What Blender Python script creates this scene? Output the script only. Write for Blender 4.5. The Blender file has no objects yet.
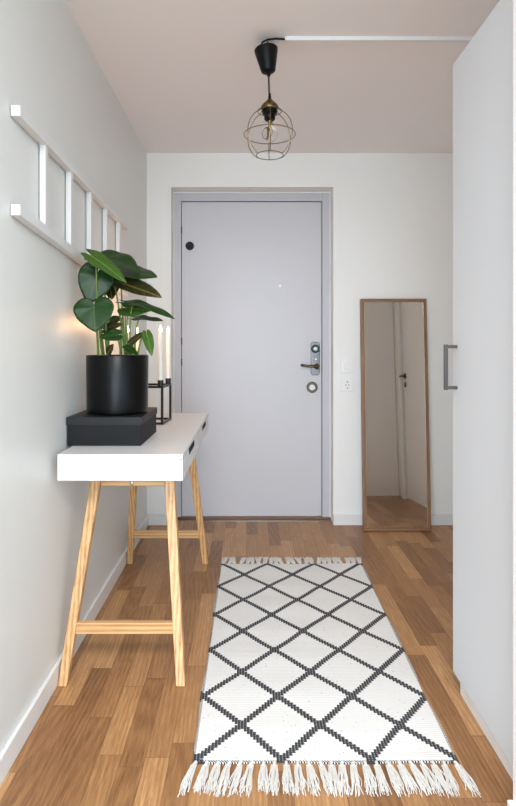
import bpy, bmesh, math, random
from mathutils import Vector, Matrix
random.seed(7)
SC = bpy.context.scene
COL = SC.collection
PI = math.pi

# ------------------------------------------------------------------ camera model
F, CX, CY, CZ = 560.0, 250.0, 346.0, 1.15
def P(px, py, Y):
    return Vector(((px-CX)/F*Y, Y, CZ-(py-CY)/F*Y))

# ------------------------------------------------------------------ materials
def srgb(r, g, b):
    def f(c):
        c /= 255.0
        return c/12.92 if c <= .04045 else ((c+.055)/1.055)**2.4
    return (f(r), f(g), f(b), 1)

class NT:
    def __init__(s, name):
        s.m = bpy.data.materials.new(name); s.m.use_nodes = True
        s.t = s.m.node_tree; s.b = s.t.nodes['Principled BSDF']
    def n(s, kind, **kw):
        nd = s.t.nodes.new(kind)
        for k, v in kw.items(): setattr(nd, k, v)
        return nd
    def l(s, a, b): s.t.links.new(a, b)
    def math(s, op, a, b=None, c=None):
        nd = s.n('ShaderNodeMath', operation=op)
        for i, v in enumerate((a, b, c)):
            if v is None: continue
            if isinstance(v, (int, float)): nd.inputs[i].default_value = v
            else: s.l(v, nd.inputs[i])
        return nd.outputs[0]
    def mix(s, fac, a, b, blend='MIX'):
        nd = s.n('ShaderNodeMix', data_type='RGBA', blend_type=blend)
        for sock, v in ((nd.inputs[0], fac), (nd.inputs[6], a), (nd.inputs[7], b)):
            if hasattr(v, 'is_linked'): s.l(v, sock)
            else: sock.default_value = v
        return nd.outputs[2]
    def noise(s, vec, scale, detail=3, rough=.5, dist=0):
        nd = s.n('ShaderNodeTexNoise'); nd.inputs['Scale'].default_value = scale
        nd.inputs['Detail'].default_value = detail; nd.inputs['Roughness'].default_value = rough
        nd.inputs['Distortion'].default_value = dist
        if vec is not None: s.l(vec, nd.inputs['Vector'])
        return nd.outputs[0]
    def mapping(s, vec, scale):
        nd = s.n('ShaderNodeMapping'); nd.inputs['Scale'].default_value = scale
        s.l(vec, nd.inputs['Vector']); return nd.outputs[0]
    def ramp(s, fac, stops):
        nd = s.n('ShaderNodeValToRGB'); e = nd.color_ramp.elements
        while len(e) < len(stops): e.new(.5)
        for el, (p, c) in zip(e, stops): el.position = p; el.color = c
        s.l(fac, nd.inputs[0]); return nd.outputs[0]
    def bump(s, h, strength=.1, dist=.01):
        nd = s.n('ShaderNodeBump'); nd.inputs['Strength'].default_value = strength
        nd.inputs['Distance'].default_value = dist
        s.l(h, nd.inputs['Height']); s.l(nd.outputs[0], s.b.inputs['Normal'])
    def obj(s): return s.n('ShaderNodeTexCoord').outputs['Object']

def plain(name, col, rough=.5, metal=0, spec=.5, bump=0, bscale=200, var=.0):
    t = NT(name); b = t.b
    b.inputs['Roughness'].default_value = rough; b.inputs['Metallic'].default_value = metal
    b.inputs['Specular IOR Level'].default_value = spec
    o = t.obj()
    nz = t.noise(o, 6, 3)
    d = tuple(c*(1-var) for c in col[:3])+(1,)
    t.l(t.mix(nz, d, col), b.inputs['Base Color'])
    if bump:
        t.bump(t.noise(o, bscale, 2), bump, .002)
    return t.m

def wood(name, light, dark, axis, rough=.45, scale=1.0):
    """straight-grained timber, grain along local axis (0,1,2)"""
    t = NT(name); o = t.obj()
    sc = [38*scale]*3; sc[axis] = 2.2*scale
    v = t.mapping(o, sc)
    a = t.noise(v, 1.6, 4, .6, .6)
    w = t.n('ShaderNodeTexWave', wave_type='BANDS', bands_direction='X' if axis != 0 else 'Z')
    w.inputs['Scale'].default_value = .55; w.inputs['Distortion'].default_value = 6
    w.inputs['Detail'].default_value = 3; w.inputs['Detail Scale'].default_value = .7
    t.l(v, w.inputs['Vector'])
    f = t.math('MULTIPLY_ADD', w.outputs[1], .27, t.math('MULTIPLY', a, .72))
    t.l(t.ramp(f, [(.18, dark), (.62, light), (1, light)]), t.b.inputs['Base Color'])
    t.b.inputs['Roughness'].default_value = rough
    t.bump(a, .06, .001)
    return t.m

M = {}
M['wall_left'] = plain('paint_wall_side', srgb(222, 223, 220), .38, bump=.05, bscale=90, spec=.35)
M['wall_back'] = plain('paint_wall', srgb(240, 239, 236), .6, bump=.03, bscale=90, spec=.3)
M['ceiling'] = plain('paint_ceiling', srgb(243, 238, 238), .8, bump=.06, bscale=120, spec=.2)
M['trim'] = plain('paint_trim_white', srgb(230, 229, 227), .35)
M['white'] = plain('lacquer_white', srgb(220, 220, 219), .35)
M['barsteel'] = plain('satin_dark_steel', srgb(100, 95, 94), .42, metal=1)
M['white_bright'] = plain('melamine_white', srgb(246, 245, 243), .5)
M['wardrobe'] = plain('foil_white_grey', srgb(216, 218, 221), .45, spec=.35)
M['door'] = plain('door_grey_paint', srgb(204, 202, 206), .38, var=.03, spec=.4)
M['doorframe'] = plain('doorframe_grey_paint', srgb(192, 191, 196), .4)
M['black'] = plain('black_plastic', srgb(7, 7, 7), .42, spec=.2)
M['blackmetal'] = plain('black_lacquered_metal', srgb(20, 20, 20), .35, spec=.5)
M['pot'] = plain('black_ceramic', srgb(7, 7, 8), .30, bump=.10, bscale=28, spec=.2)
M['box'] = plain('black_board', srgb(25, 25, 26), .6, spec=.2, bump=.08, bscale=500)
M['boxedge'] = plain('black_board_edge', srgb(27, 27, 28), .55, spec=.35)
M['steel'] = plain('brushed_steel', srgb(150, 148, 144), .28, metal=1)
M['dullsteel'] = plain('dull_steel', srgb(112, 110, 110), .2, metal=1)
M['darksteel'] = plain('dark_recess_steel', srgb(60, 60, 62), .4, metal=.8)
M['bronze'] = plain('aged_nickel', srgb(88, 76, 64), .3, metal=1)
M['brass'] = plain('antique_brass', srgb(122, 100, 60), .28, metal=1)
M['wire'] = plain('brass_wire', srgb(120, 104, 76), .35, metal=1)
M['wax'] = plain('white_wax', srgb(246, 240, 230), .5)
M['wax'].node_tree.nodes['Principled BSDF'].inputs['Subsurface Weight'].default_value = .3
M['wax'].node_tree.nodes['Principled BSDF'].inputs['Subsurface Radius'].default_value = (.02, .012, .008)
M['wick'] = plain('charred_wick', srgb(30, 26, 24), .9)
M['soil'] = plain('potting_soil', srgb(46, 34, 26), .95, bump=.8, bscale=60, var=.5)
M['switch'] = plain('switch_white_plastic', srgb(240, 240, 238), .3)
M['hole'] = plain('socket_hole', srgb(90, 88, 86), .6)
M['leg_z'] = wood('pale_oak_upright', srgb(222, 176, 122), srgb(158, 104, 56), 2, .4)
M['leg_x'] = wood('pale_oak_rail', srgb(222, 176, 122), srgb(158, 104, 56), 0, .4)
M['frame_z'] = wood('walnut_upright', srgb(146, 110, 80), srgb(104, 74, 52), 2, .4)
M['frame_x'] = wood('walnut_rail', srgb(146, 110, 80), srgb(104, 74, 52), 0, .4)
M['threshold'] = wood('threshold_oak', srgb(128, 86, 58), srgb(92, 60, 40), 0, .4)
M['stem'] = plain('green_stem', srgb(112, 140, 66), .4, var=.25)
M['mirror'] = plain('mirror_silver', srgb(226, 222, 216), .015, metal=1)

t = NT('flame_glow'); t.b.inputs['Base Color'].default_value = (1, .5, .15, 1)
t.b.inputs['Emission Color'].default_value = (1, .62, .25, 1); t.b.inputs['Emission Strength'].default_value = 25
M['flame'] = t.m
t = NT('clear_glass'); t.b.inputs['Transmission Weight'].default_value = 1; t.b.inputs['Roughness'].default_value = .02
t.b.inputs['IOR'].default_value = 1.1; t.b.inputs['Base Color'].default_value = (1, .99, .97, 1)
M['glass'] = t.m

def floor_mat():
    t = NT('oak_strip_floor'); o = t.obj()
    s = t.n('ShaderNodeSeparateXYZ'); t.l(o, s.inputs[0]); x, y = s.outputs[0], s.outputs[1]
    W = .0675
    u = t.math('DIVIDE', t.math('ADD', x, 10.012), W)
    row = t.math('FLOOR', u)
    wn = t.n('ShaderNodeTexWhiteNoise', noise_dimensions='1D'); t.l(row, wn.inputs['W'])
    v = t.math('ADD', t.math('DIVIDE', y, .43), t.math('MULTIPLY', wn.outputs[0], 17.3))
    # uneven strip lengths
    v = t.math('ADD', v, t.math('MULTIPLY', t.math('SINE', t.math('ADD', t.math('MULTIPLY', v, 2.1), row)), .22))
    cell = t.math('FLOOR', v)
    cv = t.n('ShaderNodeCombineXYZ'); t.l(row, cv.inputs[0]); t.l(cell, cv.inputs[1])
    wc = t.n('ShaderNodeTexWhiteNoise', noise_dimensions='2D'); t.l(cv.outputs[0], wc.inputs['Vector'])
    tone = wc.outputs[0]
    # grain, shifted in every strip
    off = t.n('ShaderNodeVectorMath', operation='MULTIPLY_ADD')
    t.l(wc.outputs[1], off.inputs[0]); off.inputs[1].default_value = (3, 9, 0); t.l(o, off.inputs[2])
    g1 = t.noise(t.mapping(off.outputs[0], (330, 13, 1)), 1, 4, .7, .2)
    mr = t.n('ShaderNodeMapRange'); t.l(g1, mr.inputs[0]); mr.inputs[1].default_value = .3; mr.inputs[2].default_value = .7; g1 = mr.outputs[0]
    g2 = t.noise(t.mapping(off.outputs[0], (34, 3.2, 1)), 1, 3, .5, 1.6)
    wv = t.n('ShaderNodeTexWave', wave_type='RINGS', rings_direction='Z')
    t.l(t.mapping(off.outputs[0], (18, 1.6, 1)), wv.inputs['Vector'])
    wv.inputs['Scale'].default_value = 1.3; wv.inputs['Distortion'].default_value = 5; wv.inputs['Detail'].default_value = 2
    f = t.math('MULTIPLY_ADD', tone, .34, t.math('MULTIPLY', g1, .30))
    f = t.math('ADD', f, t.math('MULTIPLY', g2, .26))
    f = t.math('ADD', f, t.math('MULTIPLY', wv.outputs[1], .09))
    f = t.math('SUBTRACT', f, .02)
    c = t.ramp(f, [(.08, srgb(92, 62, 38)), (.34, srgb(144, 102, 65)), (.6, srgb(180, 134, 89)), (.88, srgb(224, 182, 130))])
    fu = t.math('FRACT', u); fv = t.math('FRACT', v)
    eu = t.math('MINIMUM', fu, t.math('SUBTRACT', 1, fu))
    ev = t.math('MINIMUM', fv, t.math('SUBTRACT', 1, fv))
    gap = t.math('MAXIMUM', t.math('LESS_THAN', eu, .012), t.math('LESS_THAN', ev, .0028))
    t.l(t.mix(t.math('MULTIPLY', gap, .45), c, srgb(70, 44, 28)), t.b.inputs['Base Color'])
    t.l(t.math('MULTIPLY_ADD', g1, .16, .3), t.b.inputs['Roughness'])
    t.b.inputs['Specular IOR Level'].default_value = .42
    t.bump(t.math('SUBTRACT', t.math('MULTIPLY', g1, .25), gap), .12, .001)
    return t.m
M['floor'] = floor_mat()

RX0, RX1, RY0, RY1 = -.157, .581, 1.541, 2.944
def redge(y): return .574+.010*(y-RY0)
def ledge(y): return -.1585+.0035*(y-RY0)
def rug_mat():
    t = NT('flatwoven_cotton'); o = t.obj()
    s = t.n('ShaderNodeSeparateXYZ'); t.l(o, s.inputs[0]); x, y = s.outputs[0], s.outputs[1]
    wob = t.math('MULTIPLY', t.math('SUBTRACT', t.noise(o, 5, 1), .5), .012)
    rowh = .0092
    xq = t.math('MULTIPLY', t.math('ADD', t.math('FLOOR', t.math('DIVIDE', x, rowh)), .5), rowh)
    u = t.math('DIVIDE', t.math('ADD', t.math('ADD', xq, .150), wob), .2415)
    v = t.math('DIVIDE', t.math('SUBTRACT', y, 2.944), .2785)
    ln = []
    for op in ('ADD', 'SUBTRACT'):
        w = t.math(op, u, v)
        fr = t.math('FRACT', t.math('ADD', w, 100.5))
        ln.append(t.math('LESS_THAN', t.math('ABSOLUTE', t.math('SUBTRACT', fr, .5)), .056))
    line = t.math('MAXIMUM', ln[0], ln[1])
    # woven ribs: every other weft of the charcoal line lets white through a little
    par = t.math('FRACT', t.math('DIVIDE', x, rowh))
    rib = t.math('GREATER_THAN', par, .72)
    xs = t.math('FRACT', t.math('DIVIDE', y, .009))
    speck = t.math('MULTIPLY', rib, t.math('GREATER_THAN', xs, .3))
    line = t.math('MULTIPLY', line, t.math('SUBTRACT', 1, t.math('MULTIPLY', speck, .3)))
    nz = t.noise(t.mapping(o, (60, 400, 1)), 1, 3)
    wh = t.mix(nz, srgb(222, 220, 216), srgb(238, 236, 233))
    dots = t.math('GREATER_THAN', t.noise(o, 150, 0), .815)
    wh = t.mix(t.math('MULTIPLY', dots, .7), wh, srgb(90, 88, 88))
    dk = t.mix(nz, srgb(44, 44, 47), srgb(82, 82, 85))
    # charcoal selvedge threads
    yy = t.math('SUBTRACT', y, RY0)
    ex = t.math('MINIMUM', t.math('SUBTRACT', x, t.math('MULTIPLY_ADD', yy, .0035, -.1585)), t.math('SUBTRACT', t.math('MULTIPLY_ADD', yy, .010, .574), x))
    ey = t.math('SUBTRACT', y, RY0)
    sel = t.math('MAXIMUM', t.math('LESS_THAN', ex, .006), t.math('LESS_THAN', ey, .006))
    tick = t.math('GREATER_THAN', t.math('FRACT', t.math('DIVIDE', t.math('ADD', x, y), .0075)), .45)
    line = t.math('MAXIMUM', line, t.math('MULTIPLY', sel, tick))
    t.l(t.mix(line, wh, dk), t.b.inputs['Base Color'])
    t.b.inputs['Roughness'].default_value = .95; t.b.inputs['Specular IOR Level'].default_value = .1
    wv = t.math('SINE', t.math('MULTIPLY', y, 2*PI/.0085))
    t.bump(t.math('ADD', t.math('MULTIPLY', wv, .4), nz), .35, .002)
    return t.m
M['rug'] = rug_mat()
M['yarn'] = plain('cotton_yarn', srgb(226, 223, 217), .95, spec=.1, var=.12)

def leaf_mat(name, top, under, vein):
    t = NT(name)
    uv = t.n('ShaderNodeTexCoord').outputs['UV']
    s = t.n('ShaderNodeSeparateXYZ'); t.l(uv, s.inputs[0]); x, y = s.outputs[0], s.outputs[1]
    ay = t.math('ABSOLUTE', t.math('SUBTRACT', y, .5))
    mid = t.math('LESS_THAN', ay, .012)
    sv = t.math('FRACT', t.math('MULTIPLY', t.math('SUBTRACT', x, t.math('MULTIPLY', ay, .75)), 7))
    side = t.math('MULTIPLY', t.math('LESS_THAN', sv, .07), .45)
    vn = t.math('MAXIMUM', mid, side)
    geo = t.n('ShaderNodeNewGeometry')
    nz = t.noise(uv, 4, 3)
    c1 = t.mix(nz, tuple(c*.72 for c in top[:3])+(1,), top)
    base = t.mix(geo.outputs['Backfacing'], c1, under)
    t.l(t.mix(t.math('MULTIPLY', vn, .55), base, vein), t.b.inputs['Base Color'])
    t.b.inputs['Roughness'].default_value = .36
    t.b.inputs['Specular IOR Level'].default_value = .28
    # a leaf lets some light through
    tr = t.n('ShaderNodeBsdfTranslucent'); t.l(t.mix(.5, base, srgb(120, 160, 40)), tr.inputs[0])
    mx = t.n('ShaderNodeMixShader'); mx.inputs[0].default_value = .16
    t.l(t.b.outputs[0], mx.inputs[1]); t.l(tr.outputs[0], mx.inputs[2])
    out = t.t.nodes['Material Output']; t.l(mx.outputs[0], out.inputs['Surface'])
    t.bump(sv, .12, .002)
    return t.m
M['leaf'] = leaf_mat('leaf_dark_green', srgb(30, 66, 22), srgb(66, 98, 40), srgb(74, 104, 48))
M['leaf_light'] = leaf_mat('leaf_fresh_green', srgb(66, 102, 34), srgb(82, 114, 42), srgb(150, 172, 90))
M['leaf_brown'] = leaf_mat('leaf_olive_brown', srgb(58, 56, 26), srgb(92, 76, 42), srgb(176, 150, 96))

# ------------------------------------------------------------------ mesh helpers
class MB:
    def __init__(s): s.bm = bmesh.new()
    def box(s, x0, x1, y0, y1, z0, z1, mat=None):
        vs = [s.bm.verts.new((x, y, z)) for x in (x0, x1) for y in (y0, y1) for z in (z0, z1)]
        if mat: 
            for v in vs: v.co = mat @ v.co
        for f in ((0, 1, 3, 2), (4, 6, 7, 5), (0, 4, 5, 1), (2, 3, 7, 6), (0, 2, 6, 4), (1, 5, 7, 3)):
            s.bm.faces.new([vs[i] for i in f])
        return s
    def beam(s, a, b, wa, wb=None, ta=None, tb=None, xdir=(1, 0, 0)):
        """square-section beam from a to b; width along xdir, thickness across; ends cut level"""
        a, b = Vector(a), Vector(b); wb = wb or wa; ta = ta or wa; tb = tb or wb
        X = Vector(xdir); d = (b-a).normalized(); Yv = d.cross(X)
        if abs(d.z) > .5: Yv = Vector((0, 0, 1)).cross(X)
        Yv.normalize()
        r = []
        for p, w, tk in ((a, wa, ta), (b, wb, tb)):
            r.append([s.bm.verts.new(p+X*(i*w/2)+Yv*(j*tk/2)) for i, j in ((-1, -1), (1, -1), (1, 1), (-1, 1))])
        s.bm.faces.new(r[0][::-1]); s.bm.faces.new(r[1])
        for i in range(4):
            k = (i+1) % 4; s.bm.faces.new((r[0][i], r[0][k], r[1][k], r[1][i]))
        return s
    def lathe(s, prof, c=(0, 0, 0), seg=48, mat=None, close=False):
        """prof: list of (r,z) ; revolve about z through c"""
        rings = []
        for r, z in prof:
            if r < 1e-6: rings.append([s.bm.verts.new((c[0], c[1], c[2]+z))])
            else: rings.append([s.bm.verts.new((c[0]+r*math.cos(2*PI*i/seg), c[1]+r*math.sin(2*PI*i/seg), c[2]+z)) for i in range(seg)])
        if mat:
            for R in rings:
                for v in R: v.co = mat @ v.co
        prs = list(zip(rings, rings[1:]))
        if close: prs.append((rings[-1], rings[0]))
        for A, B in prs:
            for i in range(seg):
                k = (i+1) % seg
                if len(A) == 1 and len(B) == 1: continue
                if len(A) == 1: s.bm.faces.new((A[0], B[k], B[i]))
                elif len(B) == 1: s.bm.faces.new((A[i], A[k], B[0]))
                else: s.bm.faces.new((A[i], A[k], B[k], B[i]))
        return s
    def tube(s, pts, r, seg=8, closed=False, r_end=None):
        pts = [Vector(p) for p in pts]; n = len(pts)
        rings = []; prev = None
        for i, p in enumerate(pts):
            if closed: d = pts[(i+1) % n]-pts[i-1]
            else: d = pts[min(i+1, n-1)]-pts[max(i-1, 0)]
            d.normalize()
            if prev is None:
                h = Vector((0, 0, 1)) if abs(d.z) < .9 else Vector((1, 0, 0))
                u = d.cross(h).normalized()
            else:
                u = (prev-d*prev.dot(d)).normalized()
            prev = u; w = d.cross(u)
            rr = r if r_end is None else r+(r_end-r)*i/(n-1)
            rings.append([s.bm.verts.new(p+(u*math.cos(2*PI*k/seg)+w*math.sin(2*PI*k/seg))*rr) for k in range(seg)])
        prs = list(zip(rings, rings[1:]))
        if closed: prs.append((rings[-1], rings[0]))
        for A, B in prs:
            for i in range(seg):
                k = (i+1) % seg; s.bm.faces.new((A[i], A[k], B[k], B[i]))
        if not closed:
            s.bm.faces.new(rings[0][::-1]); s.bm.faces.new(rings[-1])
        return s
    def ring(s, c, R, r, axis='z', n=64, seg=8):
        c = Vector(c); pts = []
        for i in range(n):
            a = 2*PI*i/n; q = (R*math.cos(a), R*math.sin(a))
            pts.append(c+Vector({'z': (q[0], q[1], 0), 'y': (q[0], 0, q[1]), 'x': (0, q[0], q[1])}[axis]))
        return s.tube(pts, r, seg, closed=True)
    def build(s, name, m, parent=None, smooth=False, bevel=0, seg=2, origin=None):
        bmesh.ops.recalc_face_normals(s.bm, faces=s.bm.faces)
        me = bpy.data.meshes.new(name); s.bm.to_mesh(me); s.bm.free()
        if isinstance(m, str): m = M[m]
        me.materials.append(m)
        o = bpy.data.objects.new(name, me); COL.objects.link(o)
        if smooth:
            for p in me.polygons: p.use_smooth = True
            me.set_sharp_from_angle(angle=math.radians(38))
        if origin is not None:
            org = Vector(origin); me.transform(Matrix.Translation(-org)); o.location = org
        if bevel:
            b = o.modifiers.new('bevel', 'BEVEL'); b.width = bevel; b.segments = seg; b.limit_method = 'ANGLE'
            b.harden_normals = False
        if parent is not None: set_parent(o, parent)
        return o

def world_loc(o):
    p = Vector(o.location)
    while o.parent: o = o.parent; p = p+Vector(o.location)
    return p
def set_parent(o, par):
    o.parent = par; o.location = Vector(o.location)-world_loc(par)
def thing(name, label, cat, loc, group=None, kind=None):
    o = bpy.data.objects.new(name, None); COL.objects.link(o); o.location = loc
    o.empty_display_size = .1
    if label: o['label'] = label
    if cat: o['category'] = cat
    if group: o['group'] = group
    if kind: o['kind'] = kind
    return o
def tag(o, label, cat, group=None):
    o['label'] = label; o['category'] = cat
    if group: o['group'] = group
    return o
def struct(o, label, cat):
    o['kind'] = 'structure'; o['label'] = label; o['category'] = cat
    return o

# ------------------------------------------------------------------ setting
HC = 2.39; XL = -.664; YB = 3.60; XR = 1.36
NW = .62; NY = 1.32
struct(MB().box(-3.2, 3.4, -3.4, 3.9, -.05, 0).build('floor', 'floor'), 'brown oak strip parquet floor of the hallway', 'floor')
struct(MB().box(-3.2, 3.4, -3.4, 3.9, HC, HC+.06).build('ceiling', 'ceiling'), 'pale pinkish white ceiling above the hallway', 'ceiling')
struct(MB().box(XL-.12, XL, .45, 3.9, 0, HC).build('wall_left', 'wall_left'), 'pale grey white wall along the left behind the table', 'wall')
OX0, OX1, OZ = -.508, .535, 2.172
b = MB()
b.box(XL, OX0, YB, YB+.3, 0, HC).box(OX1, XR, YB, YB+.3, 0, HC).box(OX0, OX1, YB, YB+.3, OZ, HC)
struct(b.build('wall_back', 'wall_back'), 'white end wall around the grey front door', 'wall')
DY0, DY1, DZ = 2.03, 2.9, 2.06
b = MB()
b.box(XR, XR+.12, NY, DY0, 0, HC).box(XR, XR+.12, DY1, YB+.3, 0, HC).box(XR, XR+.12, DY0, DY1, DZ, HC)
struct(b.build('wall_right', 'wall_back'), 'white wall on the right beyond the wardrobe, seen in the mirror', 'wall')
struct(MB().box(NW, XR+.12, 1.0, NY, 0, HC).build('wall_right_front', 'wall_back'), 'white wall end at the right edge before the wardrobe', 'wall')
BH, BT = .07, .013
struct(MB().box(XL, XL+BT, .45, YB, 0, BH).build('baseboard_left', 'trim', bevel=.003), 'white baseboard along the left wall', 'baseboard')
b = MB().box(XL+BT, OX0, YB-BT, YB, 0, BH).box(OX1, XR, YB-BT, YB, 0, BH)
struct(b.build('baseboard_back', 'trim', bevel=.003), 'white baseboard along the end wall either side of the door', 'baseboard')
struct(MB().box(XR-BT, XR, DY1+.07, YB-BT, 0, BH).build('baseboard_right', 'trim', bevel=.003), 'white baseboard on the far right wall', 'baseboard')
struct(MB().box(NW-.015, NW, 1.0, NY, 0, .082).build('baseboard_right_front', 'trim', bevel=.003), 'white baseboard block at the lower right corner', 'baseboard')

# front door
d1 = struct(thing('door_1', None, None, (0.01, 3.72, 0)), 'light grey flush front door with lever handle', 'door')
FY = 3.72
b = MB()
b.box(OX0, -.4575, FY, FY+.09, .0, OZ).box(.4805, OX1, FY, FY+.09, 0, OZ).box(-.4575, .4805, FY, FY+.09, 2.113, OZ)
b.box(-.4575, -.445, FY+.035, FY+.09, .016, 2.113).box(.468, .4805, FY+.035, FY+.09, .016, 2.113).box(-.445, .468, FY+.035, FY+.09, 2.10, 2.113)
b.build('door_frame', 'doorframe', d1, bevel=.002)
b = MB()
b.box(OX0+.001, OX0+.008, FY-.010, FY, 0, OZ-.001).box(OX1-.008, OX1-.001, FY-.010, FY, 0, OZ-.001).box(OX0+.008, OX1-.008, FY-.010, FY, OZ-.009, OZ-.001)
b.build('frame_bead', 'trim', d1, bevel=.001)
leaf = MB().box(-.4545, .4765, FY+.012, FY+.034, .018, 2.109).build('door_leaf', 'door', d1, bevel=.002)
MB().box(OX0, OX1, FY-.012, FY+.02, .0, .015).build('threshold', 'threshold', d1, bevel=.002)
MB().box(OX0+.04, OX1-.0, FY-.04, FY-.012, 0, .004).build('threshold_strip', 'steel', d1)
LY = FY+.012
def disc(c, r, depth, m, name, par, prof=None, bev=.002):
    """round boss facing -Y"""
    R = Matrix.Translation(c) @ Matrix.Rotation(PI/2, 4, 'X')
    p = prof or [(0, 0), (r, 0), (r, depth-bev), (r-bev, depth), (0, depth)]
    return MB().lathe(p, seg=40, mat=R).build(name, m, par, smooth=True)
o = disc((-.401, LY, 1.816), .028, .012, 'black', 'door_chime', leaf); o['label'] = 'round black disc near the top left of the door'
o = disc((.2, LY, 1.55), .010, .004, 'switch', 'peephole', leaf); o['label'] = 'small white peephole'
# lock plate
b = MB(); ol = []
for cx_, cz_, a0_ in ((.446, 1.159, 0), (.422, 1.159, 90), (.422, .973, 180), (.446, .973, 270)):
    for k in range(7):
        a = math.radians(a0_+15*k); ol.append((cx_+.018*math.cos(a), cz_+.018*math.sin(a)))
fr = [b.bm.verts.new((x, LY-.010, z)) for x, z in ol]; bk = [b.bm.verts.new((x, LY, z)) for x, z in ol]
b.bm.faces.new(fr); b.bm.faces.new(bk[::-1])
for k in range(len(ol)):
    j = (k+1) % len(ol); b.bm.faces.new((fr[k], bk[k], bk[j], fr[j]))
o = b.build('handle_plate', 'dullsteel', leaf, bevel=.003, seg=3); o['label'] = 'long nickel lock plate'
R0 = LY-.010
disc((.434, R0, 1.131), .028, .012, 'darksteel', 'lock_cylinder', leaf, [(0, 0), (.028, 0), (.028, .009), (.024, .013), (.02, .013), (.019, .008), (0, .008)])
disc((.434, R0-.008, 1.131), .014, .006, 'steel', 'cylinder_core', leaf)
disc((.436, R0, 1.062), .010, .010, 'steel', 'thumb_turn', leaf)
b = MB()
b.lathe([(0, 0), (.02, 0), (.02, .006), (.011, .010), (.011, .045), (0, .045)], seg=24, mat=Matrix.Translation((.444, R0, 1.014)) @ Matrix.Rotation(PI/2, 4, 'X'))
pts = [(.448, R0-.045, 1.014), (.43, R0-.047, 1.015), (.40, R0-.045, 1.017), (.37, R0-.042, 1.019), (.343, R0-.037, 1.023), (.338, R0-.034, 1.025)]
b.tube(pts, .009, 10)
b.build('lever', 'bronze', leaf, smooth=True)
for z in (1.165, .967): disc((.452, R0, z), .005, .003, 'steel', 'screw', leaf, bev=.001)
o = disc((.414, LY, .875), .037, .012, 'bronze', 'deadbolt_rose', leaf, [(0, 0), (.037, 0), (.037, .006), (.033, .011), (.026, .011), (.025, .006), (0, .006)])
disc((.414, LY-.006, .875), .021, .012, 'steel', 'deadbolt_cylinder', leaf)
for z in (.32, 1.02, 1.16, 1.9):
    MB().lathe([(0, 0), (.005, 0), (.005, .045), (0, .045)], (-.4575, FY+.006, z), 12).build('hinge', 'darksteel', d1)

# side door, seen only in the mirror
d2 = struct(thing('door_2', None, None, (XR, 2.46, 0)), 'white side door with lever handle reflected in the mirror', 'door')
b = MB()
for y0, y1 in ((DY0-.055, DY0+.015), (DY1-.015, DY1+.055)): b.box(XR-.014, XR, y0, y1, 0, DZ+.055)
b.box(XR-.014, XR, DY0+.015, DY1-.015, DZ-.015, DZ+.055)
b.build('casing', 'white_bright', d2, bevel=.002)
leaf2 = MB().box(XR+.02, XR+.06, DY0+.005, DY1-.005, .006, DZ-.004).build('door_leaf', 'white_bright', d2, bevel=.002)
b = MB(); Rm = Matrix.Translation((XR+.02, DY0+.075, 1.07)) @ Matrix.Rotation(-PI/2, 4, 'Y')
b.lathe([(0, 0), (.026, 0), (.026, .008), (.01, .01), (.01, .05), (0, .05)], seg=24, mat=Rm)
b.tube([(XR-.028, DY0+.075, 1.07), (XR-.03, DY0+.1, 1.07), (XR-.03, DY0+.19, 1.07)], .009, 10)
o = b.build('lever', 'dullsteel', leaf2, smooth=True)
MB().lathe([(0, 0), (.024, 0), (.024, .008), (0, .01)], seg=24, mat=Matrix.Translation((XR+.02, DY0+.075, 0.995)) @ Matrix.Rotation(-PI/2, 4, 'Y')).build('key_rose', 'dullsteel', leaf2, smooth=True)

# ------------------------------------------------------------------ light switch and socket
s = thing('dimmer_switch', 'square white dimmer switch, the upper wall plate between door and mirror', 'light switch', (.6235, YB, 1.021))
MB().box(.581, .666, YB-.010, YB, .9785, 1.0635).build('cover_plate', 'switch', s, bevel=.003)
disc((.6235, YB-.010, 1.021), .024, .014, 'switch', 'knob', s)
s = thing('wall_socket', 'square white power socket below the dimmer switch', 'socket', (.6235, YB, .9))
MB().box(.581, .666, YB-.010, YB, .8575, .9425).build('cover_plate', 'switch', s, bevel=.003)
disc((.6235, YB-.0101, .9), .028, .003, 'hole', 'socket_well', s, [(0.0, 0), (.0245, 0), (.0245, .004), (.0225, .004), (.0225, .001), (0, .001)]).data.materials[0] = M['switch']
b = MB()
for dx, dz in ((-.0095, 0), (.0095, 0)):
    b.lathe([(0, 0), (.0035, 0), (.0035, .001), (0, .001)], seg=12, mat=Matrix.Translation((.6235+dx, YB-.0112, .9+dz)) @ Matrix.Rotation(PI/2, 4, 'X'))
b.box(.6205, .6265, YB-.0145, YB-.0112, .916, .923).box(.6205, .6265, YB-.0145, YB-.0112, .877, .884)
b.build('contacts', 'hole', s)

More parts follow.
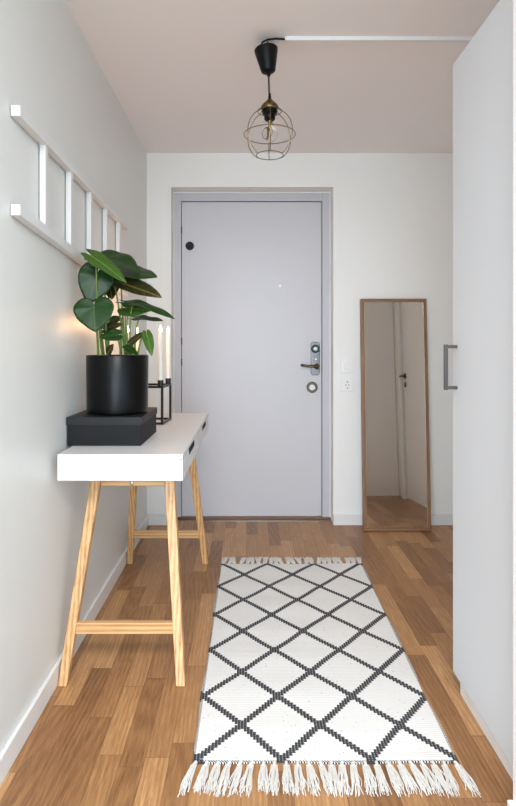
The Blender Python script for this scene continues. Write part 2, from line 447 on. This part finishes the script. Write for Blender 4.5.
# ------------------------------------------------------------------ console table
TX0, TX1, TY0, TY1, TZ, TZB = -.640, -.2235, 1.86, 3.009, .79, .7026
T = thing('console_table', 'white console table with two drawers on splayed pale oak trestle legs', 'table', ((TX0+TX1)/2, (TY0+TY1)/2, 0))
MB().box(TX0, TX1, TY0, TY1, TZ-.0155, TZ).build('tabletop', 'white', T, bevel=.0015)
b = MB()
b.box(TX0, TX1-.017, TY0, TY0+.016, TZB, TZ-.0158).box(TX0, TX1-.017, TY1-.016, TY1, TZB, TZ-.0158)
b.box(TX0, TX0+.016, TY0+.016, TY1-.016, TZB, TZ-.0158).box(TX0+.016, TX1-.017, TY0+.016, TY1-.016, TZB, TZB+.012)
b.box(TX0+.016, TX1-.017, 2.428, 2.44, TZB+.012, TZ-.0158)
b.build('carcass', 'white', T, bevel=.001)
for y0, y1 in ((TY0, (TY0+TY1)/2-.001), ((TY0+TY1)/2+.001, TY1)):
    yc = (y0+y1)/2 ; nl = .095; z1 = TZ-.0175
    b = MB()
    b.box(TX1-.0165, TX1, y0, yc-nl, TZB, z1).box(TX1-.0165, TX1, yc+nl, y1, TZB, z1)
    b.box(TX1-.0165, TX1, yc-nl, yc+nl, TZB, z1-.022)
    dr = b.build('drawer', 'white', T)
    b = MB()
    b.box(TX1-.0165, TX1+.001, yc-nl, yc-nl+.004, z1-.022, z1).box(TX1-.0165, TX1+.001, yc+nl-.004, yc+nl, z1-.022, z1)
    b.box(TX1-.0165, TX1+.001, yc-nl+.004, yc+nl-.004, z1-.022, z1-.018)
    b.box(TX1-.0165, TX1-.014, yc-nl+.004, yc+nl-.004, z1-.018, z1)
    o = b.build('pull', 'darksteel', dr); o['label'] = 'slot pull with a dark metal liner'
LXc = -.435
def leg(sx, yf, yt):
    foot = (LXc+sx*.2, yf, 0); top = (LXc+sx*.132, yt, TZB)
    return MB().beam(foot, top, .031, .036, .031, .036).build('leg', 'leg_z', T, bevel=.003)
def at(yf, yt, z): return yf+(yt-yf)*z/TZB
for yf, yt in ((1.905, 2.10), (2.965, 2.77)):
    for sx in (-1, 1): leg(sx, yf, yt)
    z = .170; hw = .2-(.068)*z/TZB-.014; y = at(yf, yt, z)
    MB().box(LXc-hw, LXc+hw, y-.011, y+.011, z-.019, z+.019).build('stretcher', 'leg_x', T, bevel=.002)
    z = TZB-.024; hw = .2-.068*z/TZB-.015; y = at(yf, yt, z)
    MB().box(LXc-hw, LXc+hw, y-.012, y+.012, TZB-.074, TZB-.001).build('top_rail', 'leg_x', T, bevel=.002)
o = MB().lathe([(0, 0), (.008, 0), (.007, .004), (0, .005)], seg=20, mat=Matrix.Translation((LXc-.005, at(1.905, 2.10, .672)-.012, TZB-.062)) @ Matrix.Rotation(PI/2, 4, 'X')).build('bolt', 'steel', T, smooth=True)

# ------------------------------------------------------------------ storage box
BX0, BX1, BY0, BY1, BZ = -.6615, -.39, 2.014, 2.352, .893
S = thing('storage_box', 'flat black lidded storage box under the plant pot on the table', 'box', ((BX0+BX1)/2, (BY0+BY1)/2, TZ))
MB().box(BX0+.003, BX1-.003, BY0+.003, BY1-.003, TZ, BZ-.006).build('body', 'box', S, bevel=.0015)
b = MB()
b.box(BX0, BX1, BY0, BY1, BZ-.003, BZ)
for a in ((BX0, BX0+.0025, BY0, BY1), (BX1-.0025, BX1, BY0, BY1), (BX0+.0025, BX1-.0025, BY0, BY0+.0025), (BX0+.0025, BX1-.0025, BY1-.0025, BY1)):
    b.box(*a, BZ-.027, BZ-.003)
b.build('lid', 'boxedge', S)

# ------------------------------------------------------------------ potted plant
PC = Vector((-.513, 2.17, BZ)); PR = .118; PH = .222
PL = thing('potted_plant', 'young monstera with glossy heart-shaped leaves in a black pot on the storage box', 'plant', PC)
prof = [(0, 0), (PR-.012, 0), (PR-.004, .006), (PR-.002, .02), (PR, PH-.004), (PR-.002, PH), (PR-.006, PH), (PR-.007, PH-.004), (PR-.009, .03), (0, .03)]
MB().lathe(prof, PC, 64).build('pot', 'pot', PL, smooth=True)
b = MB(); b.lathe([(PR-.0095, PH-.045), (PR-.03, PH-.036), (.05, PH-.03), (0, PH-.028)], PC, 40)
for v in b.bm.verts: v.co.z += random.uniform(-.003, .003)
b.build('soil', 'soil', PL, smooth=True)
STEMTOP = PC+Vector((0, 0, PH-.03))

def bez(a, b, c, n=14):
    a, b, c = Vector(a), Vector(b), Vector(c)
    return [a*(1-t)**2+b*2*t*(1-t)+c*t*t for t in [i/n for i in range(n+1)]]
def outline(th, sinus=.10):
    # distance from the petiole joint to the leaf edge: th=0 is the tip
    a = abs(th)/PI
    pts = [(0, 1.0), (.04, .90), (.10, .76), (.2, .64), (.32, .55), (.45, .505), (.6, .48), (.75, .47), (.87, .43), (.95, .30), (1.0, sinus)]
    for (p0, v0), (p1, v1) in zip(pts, pts[1:]):
        if a <= p1:
            u = (a-p0)/(p1-p0); return v0+(v1-v0)*u
    return sinus
def leaf_obj(base, tip, width, nrm, m='leaf', fold=.12, droop=.15, root=None, wav=.02, curl=0, petr=.0032, mid=None):
    base, tip = Vector(base), Vector(tip); d = tip-base; L = d.length; d.normalize()
    n = Vector(nrm); n = (n-d*n.dot(d)).normalized(); sd = n.cross(d)
    bm = bmesh.new(); uvl = bm.loops.layers.uv.new('UVMap')
    NT_, NR = 56, 9
    ph = random.uniform(0, 6)
    def pt(k, th):
        r = outline(th)*k; x = r*math.cos(th)*L; y = r*math.sin(th)*width*1.02
        tt = x/L
        z = fold*abs(y)-droop*L*(tt*tt if tt > 0 else tt*tt*.8)+curl*y*y/width
        z += wav*L*math.sin(5*th+ph)*k*k
        return base+d*x+sd*y+n*z, (x/L*.7+.3, y/width*.7+.5)
    c0, u0 = pt(0, 0); vc = bm.verts.new(c0); uvm = {vc: u0}
    rows = []
    for i in range(1, NR+1):
        row = []
        for j in range(NT_):
            th = -PI+2*PI*j/NT_
            co, uv = pt(i/NR, th); v = bm.verts.new(co); uvm[v] = uv; row.append(v)
        rows.append(row)
    fs = []
    for j in range(NT_):
        k = (j+1) % NT_
        fs.append(bm.faces.new((vc, rows[0][j], rows[0][k])))
        for A, B in zip(rows, rows[1:]): fs.append(bm.faces.new((A[j], B[j], B[k], A[k])))
    for f in fs:
        f.smooth = True
        for lp in f.loops: lp[uvl].uv = uvm[lp.vert]
    bm.normal_update()
    if fs[0].normal.dot(n) < 0: bmesh.ops.reverse_faces(bm, faces=fs)
    me = bpy.data.meshes.new('leaf'); bm.to_mesh(me); bm.free(); me.materials.append(M[m])
    o = bpy.data.objects.new('leaf', me); COL.objects.link(o)
    sl = o.modifiers.new('thick', 'SOLIDIFY'); sl.thickness = .0008; sl.offset = 0
    me.materials.append(M[m])
    set_parent(o, PL)
    if root is not None:
        r = Vector(root)
        md = Vector(mid) if mid is not None else Vector((r.x*.6+base.x*.4, r.y*.6+base.y*.4, r.z*.3+base.z*.7))
        MB().tube(bez(r, md, base), petr*1.25, 8, r_end=petr*.8).build('petiole', 'stem', o, smooth=True)
    return o
def soilp(px, dy=0):
    Y = PC.y+dy
    return Vector(((px-CX)/F*Y, Y, PC.z+PH-.034))
SP = [soilp(99, -.03), soilp(104, .0), soilp(108, -.02), soilp(121, -.02), soilp(126, .03), soilp(131, .0), soilp(136, -.03)]
# (base px,py,Y) (tip px,py,Y) width normal material ...
leaf_obj(P(94, 307, 2.005), P(95, 332, 1.985), .140, (.05, -1, .3), 'leaf', .10, .06, SP[0], mid=P(98, 327, 2.08))
leaf_obj(P(96, 259, 2.0), P(127.5, 281, 1.99), .078, (-.30, .62, -.70), 'leaf_light', -.08, -.06, SP[1], mid=P(97, 330, 2.08))
leaf_obj(P(105, 258, 2.12), P(140, 268, 2.05), .155, (.15, -.52, .84), 'leaf', .06, .08, SP[2], mid=P(104, 300, 2.14))
leaf_obj(P(121, 271, 2.15), P(157, 275, 2.05), .13, (.1, -.55, .84), 'leaf', .02, .06, SP[4], mid=P(121, 300, 2.16))
leaf_obj(P(114, 281, 2.12), P(162, 295, 2.02), .125, (.22, -.60, .78), 'leaf_brown', .16, .06, SP[4], mid=P(120, 310, 2.14))
leaf_obj(P(97, 275, 2.055), P(88, 304, 2.035), .125, (.25, -1, .1), 'leaf', .05, .08, SP[0], mid=P(95, 320, 2.09))
leaf_obj(P(109, 279, 2.19), P(112, 299, 2.16), .085, (.3, -1, .2), 'leaf_brown', .1, .1, SP[2])
leaf_obj(P(129, 308, 2.11), P(152, 311, 2.04), .080, (.05, -.95, .5), 'leaf_light', .05, .0, SP[5], mid=P(124, 330, 2.14))
leaf_obj(P(133, 303, 2.06), P(175, 310, 1.99), .062, (.1, -.40, .92), 'leaf', .05, .20, SP[5], mid=P(128, 320, 2.1))
leaf_obj(P(139, 318, 2.12), P(163, 319, 2.06), .05, (0, -.42, .9), 'leaf', .05, .06, SP[6], mid=P(133, 335, 2.14))
leaf_obj(P(110, 321, 2.2), P(122, 318, 2.16), .05, (0, -.8, .6), 'leaf', .05, .1, SP[2])
leaf_obj(P(107, 328, 2.15), P(122, 323, 2.12), .045, (0, -.8, .6), 'leaf_brown', .05, .1, SP[2])
leaf_obj(P(116, 335, 2.06), P(99, 337, 2.04), .050, (0, -.9, .45), 'leaf', .08, .05, SP[3], mid=P(121, 343, 2.08))
leaf_obj(P(147.5, 337, 2.1), P(152, 356, 2.07), .040, (.25, -.9, .2), 'leaf_light', .10, .05, SP[6], mid=P(143, 322, 2.12))
leaf_obj(P(133, 341, 2.12), P(146, 331, 2.10), .030, (.2, -.8, .5), 'leaf_brown', .2, .05, SP[5])
leaf_obj(P(128, 348, 2.1), P(139, 355, 2.06), .03, (.1, -.7, .7), 'leaf', .1, .1, SP[4])
leaf_obj(P(109, 351, 2.1), P(113, 344, 2.08), .03, (.1, -.9, .4), 'leaf_brown', .1, .1, SP[2])
# thick main stems and a furled new leaf
for a, bb, c, r in ((SP[1], P(101.5, 335, 2.14), P(101, 318, 2.16), .0065), (SP[2], P(108, 345, 2.15), P(103, 322, 2.16), .008), (SP[3], P(120.5, 340, 2.12), P(122, 318, 2.16), .006), (SP[4], P(126, 340, 2.18), P(125, 312, 2.17), .004)):
    MB().tube(bez(a, bb, c), r, 10, r_end=r*.55).build('stem', 'stem', PL, smooth=True)
MB().tube(bez(P(99, 318, 2.14), P(98, 295, 2.14), P(101.5, 275, 2.12)), .0062, 10, r_end=.0012).build('furled_leaf', M['leaf_light'], PL, smooth=True)

# ------------------------------------------------------------------ candle holder and candles
HX0, HX1, HY0, HY1, HZ0, HZ1 = -.580, -.398, 2.561, 2.741, TZ, .967
HROT = math.radians(-4.5)
H = thing('candle_holder', 'black metal cube-frame candle holder behind the plant on the table', 'candle holder', ((HX0+HX1)/2, (HY0+HY1)/2, TZ))
q = .010
b = MB()
for x in (HX0, HX1-q):
    for y in (HY0, HY1-q): b.box(x, x+q, y, y+q, HZ0+q, HZ1-q)
for z in (HZ0, HZ1-q):
    b.box(HX0, HX1, HY0, HY0+q, z, z+q).box(HX0, HX1, HY1-q, HY1, z, z+q)
    b.box(HX0, HX0+q, HY0+q, HY1-q, z, z+q).box(HX1-q, HX1, HY0+q, HY1-q, z, z+q)
b.build('frame', 'blackmetal', H)
CZ0 = HZ1
spots = [(HX1-.014, HY0+.012, 'white lit candle at the front right of the black holder, clear of the leaves'),
         (HX1-.014, HY1-.012, 'white lit taper candle just behind the front right candle, nearest to the grey door'),
         (HX0+.013, HY0+.012, 'white lit taper candle glowing behind the plant leaves, the front one of that pair'),
         (HX0+.013, HY1-.012, 'white lit taper candle behind the plant leaves, the rear one by the left wall')]
hc = Vector((HX1, HY0))
def hrot(x, y):
    d = Vector((x, y))-hc; c_, s_ = math.cos(HROT), math.sin(HROT)
    return hc.x+d.x*c_-d.y*s_, hc.y+d.x*s_+d.y*c_
for x, y, lb in spots:
    MB().lathe([(0, 0), (.0125, 0), (.0135, .026), (.0115, .026), (.0108, .004), (0, .004)], (x, y, CZ0), 24).build('cup', 'blackmetal', H, smooth=True)
H.location = (*hrot(H.location.x, H.location.y), TZ); H.rotation_euler = (0, 0, HROT)
cz = CZ0+.004; ch = 1.207-cz
for i, (x, y, lb) in enumerate(spots):
    x, y = hrot(x, y)
    c = thing('candle', lb, 'candle', (x, y, cz), 'lit candles in the black cube holder')
    if i == 0:
        MB().lathe([(0, 0), (.0098, 0), (.0102, .05), (.0100, ch-.004), (.0082, ch), (.003, ch-.003), (0, ch-.003)], (x, y, cz), 28).build('wax_body', 'wax', c, smooth=True)
        MB().tube([(x, y, cz+ch-.004), (x+.0005, y, cz+ch+.005), (x+.002, y, cz+ch+.009)], .0009, 6).build('wick', 'wick', c)
        f = MB().lathe([(0, .003), (.0036, .007), (.0062, .014), (.0058, .020), (.0030, .030), (.0010, .037), (0, .040)], (x, y, cz+ch), 20).build('flame', 'flame', c, smooth=True)
        f['label'] = 'small bright flame'
        first = c
    else:
        for ch_ in list(first.children):
            k = ch_.copy(); COL.objects.link(k); k.parent = c; k.location = ch_.location
    ld = bpy.data.lights.new('candle_light', 'POINT'); ld.energy = .55; ld.color = (1, .55, .28); ld.shadow_soft_size = .012
    lo = bpy.data.objects.new('candle_light', ld); COL.objects.link(lo); lo.location = (x, y, cz+ch+.052)

# ------------------------------------------------------------------ ladder-like wall rack
RK = thing('hat_rack', 'white ladder-shaped wooden wall rack with five rungs on the left wall', 'wall rack', (XL, 2.23, 1.6))
rx0, rx1 = XL+.003, -.634
def rail(z0, z1):
    b = MB(); vs = []
    for y, z in ((1.545, z0), (2.92, z1)):
        vs.append([b.bm.verts.new((x, y, z+h)) for x, h in ((rx0, 0), (rx1, 0), (rx1, .0305), (rx0, .0305))])
    b.bm.faces.new(vs[0]); b.bm.faces.new(vs[1][::-1])
    for i in range(4):
        k = (i+1) % 4; b.bm.faces.new((vs[0][i], vs[0][k], vs[1][k], vs[1][i]))
    return b.build('rail', 'white', RK, bevel=.002)
TR = (1.785, 1.757); BR = (1.511, 1.408)
rail(*TR); rail(*BR)
def rz(r, y): return r[0]+(r[1]-r[0])*(y-1.545)/1.375
for y in (1.755, 2.005, 2.258, 2.505, 2.752):
    MB().box(-.660, -.641, y, y+.025, rz(BR, y)+.028, rz(TR, y)+.002).build('rung', 'white', RK, bevel=.0015)
for r in (TR, BR):
    for y in (1.56, 2.9):
        MB().box(XL, rx0, y-.006, y+.006, rz(r, y)+.006, rz(r, y)+.024).build('bracket', 'dullsteel', RK)

# ------------------------------------------------------------------ pendant lamp + trunking
LX, LYp = .0705, 2.262
LP = thing('pendant_lamp', 'pendant lamp with round brass wire cage and clear bulb, unlit, hanging from the ceiling', 'lamp', (LX, LYp, HC))
b = MB(); b.tube([(LX, LYp, HC), (LX, LYp, HC-.018)], .004, 8)
b.ring((LX, LYp, HC-.024), .009, .0022, 'y', 20, 6)
b.build('ceiling_hook', 'steel', LP, smooth=True)
tilt = Matrix.Translation((LX-.006, LYp, 2.350)) @ Matrix.Rotation(math.radians(-6), 4, 'Y')
prof = [(0, -.010), (.038, -.006), (.0455, 0), (.0475, -.003), (.0465, -.012), (.0305, -.084), (.028, -.092), (.02, -.097), (.008, -.099), (.007, -.110), (0, -.110)]
MB().lathe(prof, seg=40, mat=tilt).build('canopy', 'black', LP, smooth=True)
b = MB(); lx = .0765
b.tube(bez((LX+.005, LYp, 2.25), (lx, LYp, 2.2), (lx+.001, LYp, 2.163)), .0033, 8)
b.build('cord', 'black', LP, smooth=True)
b = MB()
b.tube([(LX+.004, LYp, 2.345), (LX-.030, LYp-.012, 2.356), (LX-.020, LYp-.014, 2.370), (LX+.0, LYp-.014, 2.380), (LX+.03, LYp-.013, 2.384), (LX+.085, LYp-.012, 2.382)], .0038, 8)
b.build('ceiling_lead', 'black', LP, smooth=True)
lc = Vector((.0795, LYp, 0))
MB().lathe([(0, 2.170), (.0045, 2.170), (.0065, 2.150), (0, 2.146)], lc, 20).build('cord_grip', 'black', LP, smooth=True)
MB().lathe([(0, 2.149), (.008, 2.148), (.012, 2.143), (.030, 2.124), (.0345, 2.118), (.0345, 2.108), (.032, 2.103), (0, 2.103)], lc, 36).build('socket_cap', 'brass', LP, smooth=True)
MB().lathe([(0, 2.103), (.031, 2.103), (.030, 2.088), (.0225, 2.083), (.022, 2.066), (.018, 2.061), (0, 2.061)], lc, 32).build('socket', 'black', LP, smooth=True)
bz = 2.012
gl = MB()
pr = [(.0125, 2.064), (.0135, 2.056)]
for i in range(15):
    a = math.radians(58-i*(148/14)); pr.append((.0345*math.cos(a), bz-.004+.0345*math.sin(a)))
gl.lathe(pr+[(0, bz-.0385)], lc, 32)
bulb = gl.build('bulb', 'glass', LP, smooth=True)
b = MB(); b.lathe([(0, 2.062), (.007, 2.060), (.005, 2.04), (.003, 2.02), (0, 2.018)], lc, 12)
for a in range(5):
    q1 = 2*PI*a/5
    b.tube([(lc.x+.004*math.cos(q1), lc.y+.004*math.sin(q1), 2.035), (lc.x+.011*math.cos(q1), lc.y+.011*math.sin(q1), 2.015), (lc.x+.004*math.cos(q1), lc.y+.004*math.sin(q1), 1.995)], .0007, 5)
b.build('filament', 'brass', bulb, smooth=True)
CR, cz0 = .1015, 2.004
b = MB(); wr = .0017
for k in range(6):
    a = PI/6+k*PI/3; pts = []
    a0, a1 = math.asin(.0935/.1026), -math.asin(.086/.1026)
    pts.append(lc+Vector((.034*math.cos(a), .034*math.sin(a), 2.112)))
    for i in range(20):
        e = a0+(a1-a0)*i/19; r = CR*math.cos(e)
        pts.append(lc+Vector((r*math.cos(a), r*math.sin(a), cz0+CR*math.sin(e))))
    b.tube(pts, wr, 6)
b.ring(lc+Vector((0, 0, cz0)), .1035, wr, 'z', 72, 6)
b.ring(lc+Vector((0, 0, cz0-.0838)), .054, wr, 'z', 48, 6)
b.ring(lc+Vector((0, 0, 2.098)), .048, wr, 'z', 48, 6)
b.ring(lc+Vector((0, 0, 2.112)), .0345, wr, 'z', 48, 6)
b.build('wire_cage', 'wire', LP, smooth=True)
o = MB().box(LX+.07, XR, LYp-.022, LYp-.002, HC-.016, HC).build('cable_trunking', 'trim', bevel=.002)
tag(o, 'slim white cable trunking across the ceiling from lamp to wardrobe', 'cable trunking')

# ------------------------------------------------------------------ leaning mirror
MW, MH, MD = .419, 1.452, .035
MR = thing('leaning_mirror', 'tall narrow mirror in a thin walnut frame leaning on the end wall', 'mirror', (.914, 3.468, .0024))
MR.rotation_euler = (-math.radians(3.75), 0, 0)
hw = MW/2; fw = .021
def lb(name, m, args, bev=.0015):
    b = MB()
    for a in args: b.box(*a)
    o = b.build(name, m, None, bevel=bev); o.parent = MR; return o
lb('frame_rail', 'frame_x', [(-hw, hw, 0, MD, 0, fw)]); lb('frame_rail', 'frame_x', [(-hw, hw, 0, MD, MH-fw, MH)])
lb('frame_stile', 'frame_z', [(-hw, -hw+fw, 0, MD, fw, MH-fw)]); lb('frame_stile', 'frame_z', [(hw-fw, hw, 0, MD, fw, MH-fw)])
lb('glass', 'mirror', [(-hw+fw, hw-fw, .007, .011, fw, MH-fw)], 0)
lb('backing', 'box', [(-hw+fw, hw-fw, .012, .02, fw, MH-fw)], 0)

# ------------------------------------------------------------------ wardrobe
WX, WY0, WY1, WZ0, WZ1 = .670, NY+.004, 1.85, .076, 2.078
W = thing('wardrobe', 'tall white wardrobe on the right with a steel bar handle', 'wardrobe', (1.0, (WY0+WY1)/2, 0))
MB().box(WX+.0205, XR-.004, WY0, WY1, WZ0+.001, WZ1-.001).build('body', 'white_bright', W, bevel=.001)
MB().box(WX+.025, XR-.004, WY0, WY1-.0, 0, WZ0).build('plinth', 'white_bright', W)
wd = MB().box(WX, WX+.019, WY0+.002, WY1, WZ0, WZ1).build('door', 'wardrobe', W, bevel=.0015)
b = MB(); hy = 1.812
b.box(WX-.042, WX-.031, hy-.006, hy+.006, 1.008, 1.155)
b.box(WX-.031, WX, hy-.005, hy+.005, 1.010, 1.020).box(WX-.031, WX, hy-.005, hy+.005, 1.143, 1.153)
o = b.build('handle', 'barsteel', wd, bevel=.001)

# ------------------------------------------------------------------ rug
RG = thing('rug', 'white flatwoven runner rug with charcoal diamond lattice and fringed ends', 'rug', ((RX0+RX1)/2, (RY0+RY1)/2, 0))
b = MB(); NXR, NYR = 40, 76; th = .006
def rp(i, j, top):
    y = RY0+(RY1-RY0)*j/NYR; x = ledge(y)+(redge(y)-ledge(y))*i/NXR
    e = .003*math.sin(y*9+1)+.002*math.sin(y*23)
    if i in (0, NXR): x += e
    if j in (0, NYR): y += .003*math.sin(x*17)
    z = (th+.0012*math.sin(y*31+x*3)*math.sin(x*5+1)) if top else .0005
    return (x, y, z)
g = [[b.bm.verts.new(rp(i, j, True)) for j in range(NYR+1)] for i in range(NXR+1)]
h = [[b.bm.verts.new(rp(i, j, False)) for j in range(NYR+1)] for i in range(NXR+1)]
for i in range(NXR):
    for j in range(NYR):
        b.bm.faces.new((g[i][j], g[i+1][j], g[i+1][j+1], g[i][j+1])); b.bm.faces.new((h[i][j], h[i][j+1], h[i+1][j+1], h[i+1][j]))
for i in range(NXR):
    b.bm.faces.new((g[i][0], h[i][0], h[i+1][0], g[i+1][0])); b.bm.faces.new((g[i][NYR], g[i+1][NYR], h[i+1][NYR], h[i][NYR]))
for j in range(NYR):
    b.bm.faces.new((g[0][j], g[0][j+1], h[0][j+1], h[0][j])); b.bm.faces.new((g[NXR][j], h[NXR][j], h[NXR][j+1], g[NXR][j+1]))
body = b.build('woven_body', 'rug', RG, smooth=True)
def tassel(x, y, sgn, L, lean, dense, sr=.0017):
    b = MB()
    b.tube([(x, y, .005), (x+lean*.004, y+sgn*.006, .0075), (x+lean*.01, y+sgn*.014, .0065)], .0048, 7, r_end=.0036)
    for k in range(dense):
        sp = random.uniform(-1, 1); ln = L*random.uniform(.72, 1.05)
        pts = []; dx = lean*.024+sp*.015; wv = random.uniform(-.007, .007); z0 = random.uniform(.002, .008)
        ph = random.uniform(0, 6)
        for i in range(8):
            t = i/7
            pts.append((x+lean*.006+sp*.008*(1-t)+dx*t+wv*math.sin(ph+t*6)*t, y+sgn*(.010+(ln-.01)*t), max(.0016, .005+(z0-.005)*t+.004*math.sin(PI*t)*(z0/.008)+random.uniform(-.0006, .0006))))
        b.tube(pts, sr, 5, r_end=sr*.6)
    return b.build('tassel', 'yarn', RG, smooth=True)
NTs = 24
lean = 0
for yy, sgn in ((RY0-.001, -1), (RY1+.001, 1)):
    for k in range(NTs):
        x = ledge(yy)+.010+(redge(yy)-ledge(yy)-.020)*k/(NTs-1)
        if sgn < 0:
            lean = .6*lean+random.uniform(-.5, .5)
            tassel(x, yy, sgn, .112, .8*lean-.5+.65*k/(NTs-1), 24)
        else:
            tassel(x, yy, sgn, .088, random.uniform(-.7, .7)+.1, 32, .0024)

# ------------------------------------------------------------------ light: daylight from the room behind the camera, plus an added overhead fill
w = bpy.data.worlds.new('daylight'); SC.world = w; w.use_nodes = True
bg = w.node_tree.nodes['Background']; bg.inputs[0].default_value = (.66, .94, 1.12, 1); bg.inputs[1].default_value = 2.75
sd = bpy.data.lights.new('window_daylight', 'SUN'); sd.energy = 3.4; sd.angle = math.radians(50); sd.color = (.82, .96, 1.08)
so = bpy.data.objects.new('window_daylight', sd); COL.objects.link(so)
so.rotation_euler = Vector((.10, 1, -.20)).to_track_quat('-Z', 'Y').to_euler(); so.location = (0, -2, 2)
ad = bpy.data.lights.new('overhead_fill', 'AREA'); ad.energy = 92; ad.shape = 'DISK'; ad.size = 1.1; ad.color = (.98, .97, .99)  # added fill disc out of view, brightens near floor and rug; not a real fitting
ao = bpy.data.objects.new('overhead_fill', ad); COL.objects.link(ao); ao.location = (.05, -.55, 2.30)

# ------------------------------------------------------------------ camera
cd = bpy.data.cameras.new('camera'); cam = bpy.data.objects.new('camera', cd); COL.objects.link(cam)
cam.location = (0, 0, CZ); cam.rotation_euler = (PI/2, 0, 0)
cd.sensor_fit = 'VERTICAL'; cd.sensor_height = 36; cd.lens = 36*F/806
cd.shift_x = (258-CX)/806; cd.shift_y = -(403-CY)/806
cd.clip_start = .02
SC.camera = cam
SC.view_settings.view_transform = 'Standard'; SC.view_settings.look = 'None'
SC.view_settings.gamma = 1; SC.view_settings.use_curve_mapping = False
SC.view_settings.exposure = 0.06
SC.cycles.max_bounces = 10; SC.cycles.diffuse_bounces = 7; SC.cycles.glossy_bounces = 5
SC.cycles.use_denoising = True
